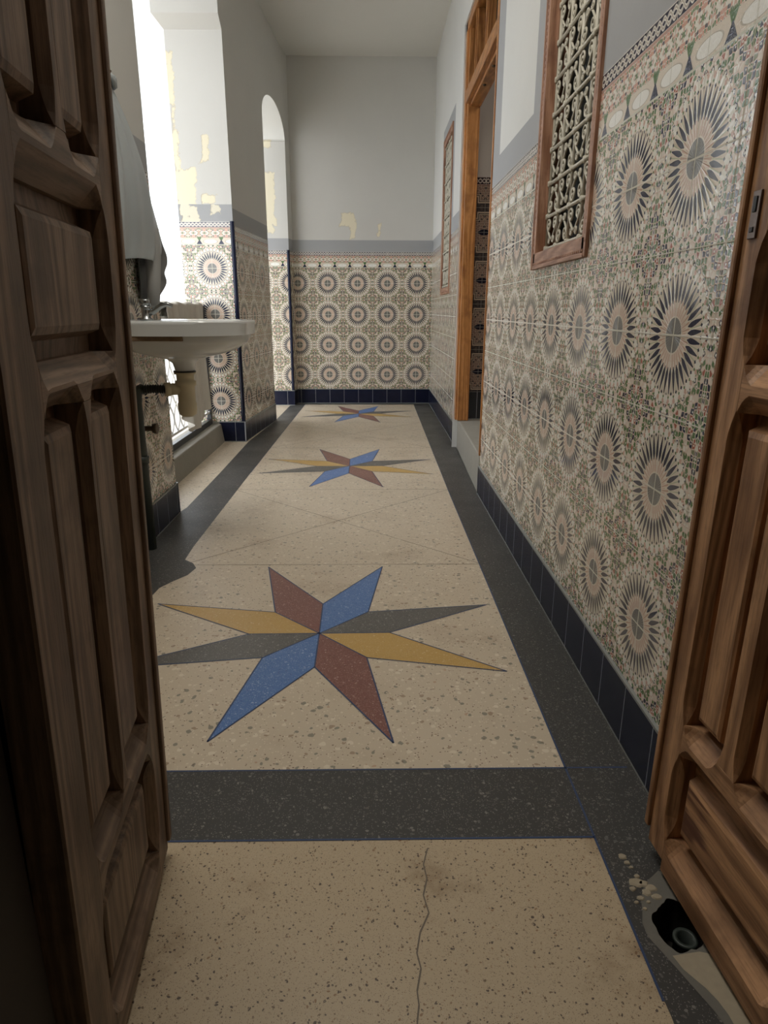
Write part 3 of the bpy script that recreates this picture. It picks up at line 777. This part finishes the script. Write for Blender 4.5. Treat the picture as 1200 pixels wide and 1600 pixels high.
# ------------------------------------------------------------------ door leaves
def leaf(name, origin, sdir, lean, side, W, ops, rails, stiles, munt, mv, mh, mp, top):
    """panelled leaf. local x = away from the meeting edge, z up, front face at y = 0 (side=+1: room side is +y)"""
    root = empty(name)
    x = Vector((*sdir, 0)).normalized(); z = Vector((lean, 0, 1)).normalized(); y = z.cross(x).normalized()
    z = x.cross(y)
    root.matrix_world = Matrix(((x.x, y.x, z.x, origin[0]), (x.y, y.y, z.y, origin[1]), (x.z, y.z, z.z, origin[2]), (0, 0, 0, 1)))
    TH = 0.040
    def Y(d): return side * d          # d = 0 front, negative = into the leaf
    def bar(nm, along, lo, hi, w0, w1, k0, k1, m, n=None, ratio=0.8):
        """along 'z' (upright) or 'x' (rail); k0/k1(t) chamfer depth on the low/high side"""
        n = n or max(8, int((hi - lo) / 0.012)); rows = []
        for i in range(n + 1):
            t = lo + (hi - lo) * i / n; a, b = max(k0(t), .0009), max(k1(t), .0009)
            sec = [(w0, -TH), (w0, -a), (w0 + a * ratio, 0), (w1 - b * ratio, 0), (w1, -b), (w1, -TH)]
            rows.append([((w, Y(d), t) if along == 'z' else (t, Y(d), w)) for w, d in sec])
        mb = MB(); mb.grid(rows, m, closed=True, smooth=False, cap0=True, cap1=True)
        return mb.build(nm, root)
    def swell(t, spans, k, run=0.035):
        v = 0
        for a, b in spans:
            if a < t < b: v = max(v, k * min(1, (t - a) / run, (b - t) / run) ** .6)
        return v
    zsp = sorted(set((o[2], o[3]) for o in ops))
    k = 0.016
    bar('stile', 'z', stiles[0][2], top, 0, stiles[0][1], lambda t: 0.003, lambda t: swell(t, zsp, k), mv)
    bar('stile', 'z', 0.006, top, stiles[1][0], W, lambda t: swell(t, zsp, k), lambda t: 0.003, mv)
    for (z0, z1) in rails:
        lowsp = [(o[0], o[1]) for o in ops if abs(o[3] - z0) < .02]; hisp = [(o[0], o[1]) for o in ops if abs(o[2] - z1) < .02]
        bar('rail', 'x', stiles[0][1], stiles[1][0], z0, z1, lambda t: swell(t, lowsp, .024, .02), lambda t: swell(t, hisp, .024, .02), mh, n=40, ratio=1.1)
    for (s0, s1, z0, z1) in munt:
        bar('muntin', 'z', z0, z1, s0, s1, lambda t: swell(t, [(z0, z1)], .012), lambda t: swell(t, [(z0, z1)], .012), mv)
    for (s0, s1, z0, z1) in ops:
        mb = MB(); e = .004
        def rect(i, d, iz=None):
            iz = i if iz is None else iz
            return [(s0 + i, Y(d), z0 + iz), (s1 - i, Y(d), z0 + iz), (s1 - i, Y(d), z1 - iz), (s0 + i, Y(d), z1 - iz)]
        wdt = s1 - s0
        ia, ib = (.020, .032) if wdt > .2 else (.014, .026)
        rows = [rect(-e, -.033), rect(.006, -.033), rect(ia, -.031), rect(ia + .003, -.012, ib - .004), rect(ib - .004, -.009, ib + .004), rect(ib, -.009, ib + .01)]
        mb.grid(rows[:5], mp, closed=True, smooth=False, cap1=True)
        mb.grid([rect(-e, -.038)] + [rect(-e, -.033)], mp, closed=True, smooth=False, cap0=True)
        mb.build('panel', root)
    return root

OPS = [(.062, .330, .070, .250), (.064, .186, .318, .842), (.216, .332, .318, .842), (.062, .334, .890, 1.062), (.066, .180, 1.122, 1.86), (.214, .332, 1.122, 1.86)]
RAILS = [(.010, .070), (.250, .318), (.842, .890), (1.062, 1.122), (1.86, 2.02)]
MUNT = [(.186, .216, .318, .842), (.180, .214, 1.122, 1.86)]
Lf = leaf('door_leaf', (-.37, .975, .002), (.103, -.995), .024, 1, .418, OPS, RAILS, [(0, .062, .02), (.334, .418)], MUNT, M['wL_v'], M['wL_h'], M['wL_v'], 2.05)
tag(Lf, 'left door leaf of weathered wood toned darker for shade, with sunken panels standing open beside the washbasin wall', 'door')
mb = MB(); mb.box(-.012, .006, -.012, .006, .035, 2.04, M['wL_v']); o = mb.build('meeting_bead', Lf, bevel=.004)
# right leaf (mirrored heights slightly different)
OPR = [(.050, .34, .075, .238), (.052, .145, .300, .806), (.190, .300, .300, .806), (.052, .34, .872, 1.04), (.054, .145, 1.115, 1.86), (.190, .300, 1.115, 1.86)]
RAILR = [(.008, .075), (.238, .300), (.806, .872), (1.04, 1.115), (1.86, 2.02)]
Rf = leaf('door_leaf', (.496, .975, .002), (.0654, -.998), 0.012, -1, .40, OPR, RAILR, [(0, .052, .03), (.34, .40)],
          [(.145, .190, .300, .806), (.145, .190, 1.115, 1.86)], M['wR_v'], M['wR_h'], M['wR_v'], 2.05)
tag(Rf, 'right door leaf of warm reddish brown worn wood standing open against the tiled wall', 'door')
for ch in Rf.children:
    if ch.name.startswith('panel') and min(v.co.z for v in ch.data.vertices) < .2:
        ch.data.materials[0] = M['wR_p']; ch['label'] = 'bottom panel with flaking dark red paint'
mb = MB()
mb.box(.014, .032, -.003, .001, 1.035, 1.095, M['steel']); mb.box(.018, .026, -.0042, -.002, 1.068, 1.088, M['rubber']); mb.box(.018, .026, -.0042, -.002, 1.043, 1.05, M['rubber'])
o = mb.build('keyhole_plate', Rf, bevel=.001); o['label'] = 'worn steel lock plate with dark slots'
mb = MB(); mb.box(-.012, .002, -.006, .014, .055, 2.04, M['wR_v']); mb.build('meeting_bead', Rf, bevel=.004)

# ------------------------------------------------------------------ door frame with transom
dr = empty('door_1', (X2, (D[0] + D[1]) / 2, .2)); struct(dr)
def dpart(mb, nm, bevel=.004): return local(mb.build(nm, None, bevel=bevel), dr)
FX0, FX1 = .572, .665
mb = MB(); mb.box(FX0 + .016, FX1, 4.62, 4.722, .206, 2.60, M['orange']); mb.box(FX0 + .005, FX0 + .03, 4.66, 4.735, .206, 2.62, M['orange']); dpart(mb, 'door_jamb')
mb = MB(); mb.box(.560, .60, 3.449, 3.464, .206, 2.62, M['orange']); dpart(mb, 'door_jamb')
mb = MB(); mb.box(FX0, FX1, 3.475, 4.62, 2.155, 2.225, M['orange_h']); mb.box(FX0 + .03, FX1 + .004, 3.475, 4.62, 2.14, 2.16, M['orange_h']); dpart(mb, 'transom_bar')
mb = MB(); mb.box(FX0 + .005, FX1, 3.475, 4.735, 2.555, 2.62, M['orange_h']); dpart(mb, 'door_head')
for y in (4.35, 3.985, 3.62):
    mb = MB(); mb.box(FX0 + .02, FX1 - .02, y - .014, y + .014, 2.225, 2.555, M['orange']); mb.box(FX0 + .012, FX0 + .03, y - .006, y + .006, 2.225, 2.555, M['orange']); dpart(mb, 'muntin')
for y0_, y1_ in ((4.364, 4.62), (3.999, 4.336), (3.634, 3.971), (3.475, 3.606)):
    mb = MB(); mb.box(FX1 - .03, FX1 - .026, y0_, y1_, 2.225, 2.555, M['glass']); dpart(mb, 'pane', 0)
for y, z in ((4.20, 2.17), (3.9, 2.185)):
    mb = MB(); mb.lathe((FX0 + .05, y, 2.132), [(.006, 0), (.011, .006), (.011, .01)], M['brass'], 10); dpart(mb, 'bolt', 0)

# ------------------------------------------------------------------ windows with scrolled iron grilles
def spiral(c, r0, turns, a0, sgn, n=26):
    pts = []
    for i in range(n + 1):
        t = i / n; r = r0 * (1 - .86 * t); a = a0 + sgn * 2 * math.pi * turns * t
        pts.append((c[0] + r * math.cos(a), c[1] + r * math.sin(a)))
    return pts
def window(nm, X, w, deep, cols, rows_, top_seen=True):
    y0, y1, z0, z1 = w; root = empty(nm, (X, (y0 + y1) / 2, z0)); struct(root)
    def add(mb, n, b=0, par=None):
        o = mb.build(n, None, bevel=b)
        if par: o.parent = par
        else: local(o, root)
        return o
    f = .045; xo = X - .007
    # frame: each side moulded in three steps
    def member(nm_, a0, a1, b0, b1, m, vertical):
        mb = MB()
        (ya, yb, za, zb) = (a0, a1, b0, b1)
        mb.box(xo, X + .03, ya, yb, za, zb, m)
        return mb
    for (ya, yb, za, zb, m, inn_) in ((y0 - .022, y0 + f - .022, z0 - .03, z1 + .03, 'frame_v', (1, 0)), (y1 - f + .022, y1 + .022, z0 - .03, z1 + .03, 'frame_v', (-1, 0)),
                                (y0, y1, z0 - .03, z0 + f - .022, 'frame_h', (0, 1)), (y0, y1, z1 - f + .022, z1 + .03, 'frame_h', (0, -1))):
        mb = MB(); mb.box(xo, X + .05, ya, yb, za, zb, M[m])
        # raised outer fillet with a carved tooth row
        if inn_[0]:
            e0 = ya if inn_[0] > 0 else yb - .012
            mb.box(xo - .003, xo + .002, e0, e0 + .012, za, zb, M[m])
            k = int((zb - za) / .018)
            for i in range(k):
                zc = za + (i + .5) * .018
                mb.box(xo - .002, xo + .002, e0 + inn_[0] * .014, e0 + inn_[0] * .014 + .008, zc - .005, zc + .005, M[m])
        else:
            e0 = za if inn_[1] > 0 else zb - .012
            mb.box(xo - .003, xo + .002, ya, yb, e0, e0 + .012, M[m])
            k = int((yb - ya) / .018)
            for i in range(k):
                yc = ya + (i + .5) * .018
                mb.box(xo - .002, xo + .002, yc - .005, yc + .005, e0 + inn_[1] * .014, e0 + inn_[1] * .014 + .008, M[m])
        add(mb, 'frame_member', .0025)
    iy0, iy1, iz0, iz1 = y0 + f - .022, y1 - f + .022, z0 + f - .022, z1 - f + .022
    # inner reveal of wood
    for (a, b, c, d) in ((iy0 - .004, iy0 + .006, iz0, iz1), (iy1 - .006, iy1 + .004, iz0, iz1), (iy0, iy1, iz0 - .004, iz0 + .006), (iy0, iy1, iz1 - .006, iz1 + .004)):
        mb = MB(); mb.box(X + .02, X + .070, a, b, c, d, M['frame_v']); add(mb, 'frame_lining', .001)
    mb = MB(); mb.box(X + .070, X + .080, iy0 - .01, iy1 + .01, iz0 - .01, iz1 + .01, M['glass']); add(mb, 'pane')
    gx = X + deep
    gr = MB()
    bars_y = [iy0 + .012 + (iy1 - iy0 - .024) * i / cols for i in range(cols + 1)]
    bars_z = [iz0 + .012 + (iz1 - iz0 - .024) * i / rows_ for i in range(rows_ + 1)]
    gr.tube([(gx, bars_y[0], iz0 + .004), (gx, bars_y[0], iz1 - .004)], .0065, M['iron'], 8)
    groot = add(gr, 'grille'); groot['label'] = 'putty-coloured wrought iron grille'
    def sub(mb, n):
        o = mb.build(n); o.parent = groot; o.matrix_parent_inverse = Matrix.Identity(4); return o
    for y in bars_y[1:]:
        mb = MB(); mb.tube([(gx, y, iz0 + .004), (gx, y, iz1 - .004)], .0065, M['iron'], 8); sub(mb, 'upright_bar')
    for z in bars_z:
        mb = MB(); mb.tube([(gx - .004, iy0 + .004, z), (gx - .004, iy1 - .004, z)], .0055, M['iron'], 8)
        for y in bars_y:
            mb.lathe((gx - .002, y, z - .009), [(.0075, 0), (.0095, .004), (.0095, .014), (.0075, .018)], M['iron'], 8)
        sub(mb, 'cross_bar')
    for i in range(cols):
        for j in range(rows_):
            ya, yb, za, zb = bars_y[i], bars_y[i + 1], bars_z[j], bars_z[j + 1]
            w_, h_ = yb - ya, zb - za; yc = (ya + yb) / 2; zc = (za + zb) / 2
            mb = MB(); r = min(w_ * .24, h_ * .22)
            up = 1 if (i + j) % 2 else -1
            for sg in (-1, 1):
                c1 = (yc + sg * (w_ / 2 - r - .005), zc + up * h_ * .20)
                c2 = (yc + sg * (w_ * .17), zc - up * h_ * .27)
                s1 = spiral(c1, r, 1.5, math.pi / 2 - sg * math.pi / 2 if True else 0, sg * up)
                s2 = spiral(c2, r * .62, 1.25, math.pi / 2 + sg * math.pi / 2, -sg * up)
                # S-scroll: spiral 1, bridge, spiral 2
                p = [(gx - .003, a, b) for a, b in s1[::-1]]
                a0 = s1[0]; b0 = s2[0]
                for k in range(1, 5):
                    t = k / 5; p.append((gx - .003, a0[0] + (b0[0] - a0[0]) * t, a0[1] + (b0[1] - a0[1]) * t))
                p += [(gx - .003, a, b) for a, b in s2]
                mb.tube(p, .0036, M['iron'], 6)
            sub(mb, 'scroll')
    return root
window('window_1', XR, W1, .030, 4, 8)
window('window_2', X2, W2, .012, 4, 8)

# ------------------------------------------------------------------ railing in the opening
rl = empty('railing', (-1.20, 4.0, .135))
tag(rl, 'low railing with black frame and white iron lattice on the cement kerb', 'railing')
def rpart(mb, nm, b=0): return local(mb.build(nm, None, bevel=b), rl)
RX = -1.20
mb = MB(); mb.box(RX - .015, RX + .015, 3.125, 4.925, .137, .175, M['iron_black']); rpart(mb, 'bottom_rail', .002)
for ya in (3.125, 4.895):
    mb = MB(); mb.box(RX - .015, RX + .015, ya, ya + .03, .175, .965, M['iron_black']); rpart(mb, 'post', .002)
mb = MB(); mb.box(RX - .018, RX + .018, 3.125, 4.925, .945, .972, M['iron_black']); rpart(mb, 'top_rail', .003)
for z in (.225, .90):
    mb = MB(); mb.box(RX - .008, RX + .008, 3.155, 4.895, z - .008, z + .008, M['iron_white']); rpart(mb, 'inner_rail', .001)
n = 14
for i in range(n):
    ya = 3.155 + (4.895 - 3.155) * (i + .5) / n
    mb = MB(); hw = .058
    for z0_ in (.233, .40, .565, .73):
        for sg in (-1, 1):
            p = []
            for k in range(13):
                t = k / 12; p.append((RX, ya + sg * hw * math.sin(math.pi * t), z0_ + .165 * t))
            mb.tube(p, .0055, M['iron_white'], 6)
    rpart(mb, 'lattice_bar')

# towel over the railing
def cloth(name, m, P3, nu, nv, thick=.004):
    mb = MB(); mb.grid([[P3(i / nu, j / nv) for i in range(nu + 1)] for j in range(nv + 1)], m)
    o = mb.build(name, recalc=True); s = o.modifiers.new('thick', 'SOLIDIFY'); s.thickness = thick; s.offset = 0
    ss = o.modifiers.new('sub', 'SUBSURF'); ss.levels = 1; ss.render_levels = 1
    return o
def towel(u, v):
    y = 3.96 + (4.84 - 3.96) * u
    # v: 0 back hem, .25 over the rail, 1 front hem
    L = .74 + .05 * math.sin(u * 5) - .28 * max(0, .35 - u) * 2
    fold = .012 * math.sin(u * 31) + .008 * math.sin(u * 53 + 1)
    if v < .25:
        t = v / .25; return (RX - .030 + fold * .4, y, .70 + .275 * t)
    if v < .35:
        t = (v - .25) / .10; a = math.pi * t
        return (RX - .030 * math.cos(a), y, .975 + .012 * math.sin(a) + .005 * math.sin(u * 22))
    t = (v - .35) / .65
    return (RX + .028 + fold * (.4 + 1.6 * t) + .012 * t, y + (.10 * (.5 - u)) * t, .975 - L * t)
o = cloth('towel', M['towel'], towel, 60, 40)
tag(o, 'cream towel draped over the railing behind the washbasin', 'towel')

# ------------------------------------------------------------------ washbasin
SX, SY = -.728, 2.68
def ring(cx, cy, a, b, z, n=2.7, N=64, xmin=-.942):
    out = []
    for i in range(N):
        t = 2 * math.pi * i / N; c, s = math.cos(t), math.sin(t)
        x = cx + a * abs(c) ** (2 / n) * (1 if c > 0 else -1); y = cy + b * abs(s) ** (2 / n) * (1 if s > 0 else -1)
        out.append((max(x, xmin), y, z))
    return out
wb = empty('washbasin', (-.944, SY, .72))
tag(wb, 'white porcelain washbasin fixed to the tiled left wall beside the opening', 'washbasin')
def wpart(mb, nm, b=0): return local(mb.build(nm, None, bevel=b), wb)
mb = MB()
rows = [ring(SX - .01, SY, .036, .036, .712, 2), ring(SX - .012, SY, .044, .044, .745, 2), ring(SX - .015, SY, .060, .062, .760, 2.1), ring(SX - .005, SY, .115, .135, .772, 2.3), ring(SX, SY, .185, .205, .792, 2.4),
        ring(SX, SY, .232, .250, .820, 2.6), ring(SX, SY, .243, .262, .840), ring(SX, SY, .246, .265, .853), ring(SX, SY, .260, .281, .855), ring(SX, SY, .263, .284, .893), ring(SX, SY, .264, .285, .901), ring(SX, SY, .261, .282, .9055),
        ring(SX, SY, .250, .272, .9065), ring(SX + .02, SY, .205, .235, .902), ring(SX + .02, SY, .19, .22, .88), ring(SX + .015, SY, .15, .17, .81), ring(SX, SY, .07, .08, .79), ring(SX - .01, SY, .02, .02, .787, 2)]
mb.grid(rows, M['porcelain'], closed=True, cap0=True, cap1=True); _b = wpart(mb, 'basin'); _e = _b.modifiers.new('edge', 'EDGE_SPLIT'); _e.split_angle = math.radians(42)
mb = MB(); mb.box(-.943, -.665, SY - .270, SY - .252, .838, .856, M['bracket']); wpart(mb, 'bracket', .002)
mb = MB(); mb.box(-.943, -.66, SY + .215, SY + .235, .828, .846, M['bracket']); wpart(mb, 'bracket', .002)
TX, TY = SX - .012, SY
tp = empty('drain_trap', (TX, TY, .56)); tag(tp, 'yellowed cream plastic bottle trap hanging under the washbasin', 'drain trap')
def tpart(mb, nm): return local(mb.build(nm, None), tp)
mb = MB(); mb.lathe((TX, TY, 0), [(.020, .535), (.034, .545), (.037, .565), (.037, .588), (.034, .590), (.034, .655), (.040, .657), (.041, .675), (.034, .677), (.034, .700), (.042, .702), (.042, .709)], M['cream_plastic'], 24); tpart(mb, 'bottle')
mb = MB(); mb.lathe((TX, TY, .709), [(.043, 0), (.043, .006)], M['rubber'], 24); tpart(mb, 'seal_ring')
mb = MB(); mb.tube([(TX - .02, TY - .01, .645), (TX - .065, TY - .03, .645)], .023, M['cream_plastic'], 14); mb.tube([(TX - .055, TY - .025, .645), (TX - .075, TY - .035, .645)], .027, M['cream_plastic'], 14); tpart(mb, 'outlet_nut')
mb = MB(); pts = []; rr = []
for i in range(61):
    t = i / 60; pts.append((TX - .07 - .105 * t, TY - .033 - .035 * t, .645 + .004 * math.sin(t * 3))); rr.append(.0165 + .0022 * math.sin(i * 1.3))
mb.tube(pts, rr, M['rubber'], 12); o = tpart(mb, 'drain_hose'); o['label'] = 'black ribbed hose'
# dark pipe down the wall
mb = MB(); px, py = -.915, 2.60
mb.tube([(px, py, 0), (px, py, .60), (px + .002, py + .01, .64), (px + .02, py + .03, .648)], .022, M['pipe'], 14)
mb.lathe((px, py, .36), [(.027, 0), (.027, .03)], M['pipe'], 14)
o = mb.build('wall_pipe'); tag(o, 'dark green vertical pipe at the wall under the washbasin', 'pipe')
vp = empty('stop_valve', (px, py + .12, .50)); tag(vp, 'small brown stop valve on the tiled wall near the pipe', 'valve')
mb = MB(); mb.tube([(-.944, 2.74, .475), (-.905, 2.74, .475)], .011, M['brass'], 10); local(mb.build('valve_body'), vp)
mb = MB(); mb.tube([(-.906, 2.74, .475), (-.888, 2.74, .475)], [.020, .023], M['brass'], 8); local(mb.build('valve_knob'), vp)
# tap
tr = empty('tap', (-.885, 2.73, .905)); tag(tr, 'dull chrome tap standing on the back edge of the washbasin', 'tap')
fx, fy = -.885, 2.73
mb = MB(); mb.lathe((fx, fy, .903), [(.026, 0), (.026, .006), (.018, .012), (.017, .045), (.020, .055)], M['chrome'], 18); local(mb.build('tap_body'), tr)
mb = MB(); mb.tube([(fx, fy, .928), (fx + .03, fy, .938), (fx + .06, fy, .958), (fx + .085, fy, .965), (fx + .102, fy, .957)], [.013, .012, .010, .009, .009], M['chrome'], 12); local(mb.build('spout'), tr)
mb = MB(); mb.lathe((fx, fy, .957), [(.019, 0), (.023, .006), (.024, .022), (.019, .028)], M['chrome'], 8); local(mb.build('tap_handle'), tr)

# hanging plastic sheet above the washbasin
sh = empty('hanging_sheet', (-.92, 2.60, 1.70))
tag(sh, 'blue-grey plastic apron knotted to a hook on the wall above the washbasin', 'apron')
def put(o): return local(o, sh)
def sheet(u, v):
    yl = 2.58 - .12 * v ** .8; yr = 2.66 + .43 * v ** .72 - (.05 * ((v - .85) / .15) ** 2 if v > .85 else 0)
    y = yl + (yr - yl) * u
    hem = 1.095 + .035 * math.sin(u * 3.3) + .10 * max(0, u - .72) ** 2 / .08 * .9
    z = 1.70 + (hem - 1.70) * v
    x = -.910 + .050 * math.sin(math.pi * v * .9) * math.sin(math.pi * min(1, .15 + u * .85)) + (.014 * math.sin(u * 11 + 1 + v) + .007 * math.sin(u * 23)) * (v ** .6) + .015 * v
    return (x, y, z)
put(cloth('front_flap', M['sheet'], sheet, 44, 36, .003))
def lerp_pts(P, t):
    for (a, ya), (b, yb) in zip(P, P[1:]):
        if t <= b: return ya + (yb - ya) * (t - a) / (b - a)
    return P[-1][1]
FR = [(0, 2.84), (.35, 3.0), (.60, 3.12), (.68, 3.19), (.74, 3.17), (.79, 3.09), (.83, 3.16), (.88, 3.11), (1, 2.88)]
def flap(u, v):
    yl = 2.76 + .06 * v; yr = lerp_pts(FR, v)
    y = yl + (yr - yl) * u
    return (-.928 + .013 * math.sin(u * 14 + v * 3) + .02 * v * u, y, 1.60 - .64 * v)
o = put(cloth('back_flap', M['sheet_back'], flap, 30, 30, .003)); o['label'] = 'darker grey flap hanging lower behind'
mb = MB(); pts = [(-.89, 2.80 + .0 * t, 1.22 - .26 * t) for t in [i / 10 for i in range(11)]]
mb.tube([(-.880, 2.86, 1.25), (-.878, 2.86, 1.15), (-.878, 2.84, 1.05), (-.882, 2.82, .955)], [.034, .032, .027, .024], M['sleeve'], 12); o = put(mb.build('sleeve')); o['label'] = 'grey rolled strip hanging down to the tap'
mb = MB(); mb.tube([(-.944, 2.62, 1.715), (-.90, 2.62, 1.712), (-.89, 2.62, 1.725)], .005, M['brass'], 8); mb.build('wall_hook')
tag(bpy.data.objects['wall_hook'], 'small wall hook holding up the knotted blue-grey apron', 'hook')
mb = MB()
for i in range(3):
    a0 = i * 2.1; mb.tube([(-.90 + .012 * math.cos(a0 + t * 5), 2.635 + .024 * math.sin(a0 + t * 5), 1.695 + .012 * math.cos(t * 7 + a0)) for t in [k / 14 for k in range(15)]], .009, M['sheet'], 8)
put(mb.build('knot'))
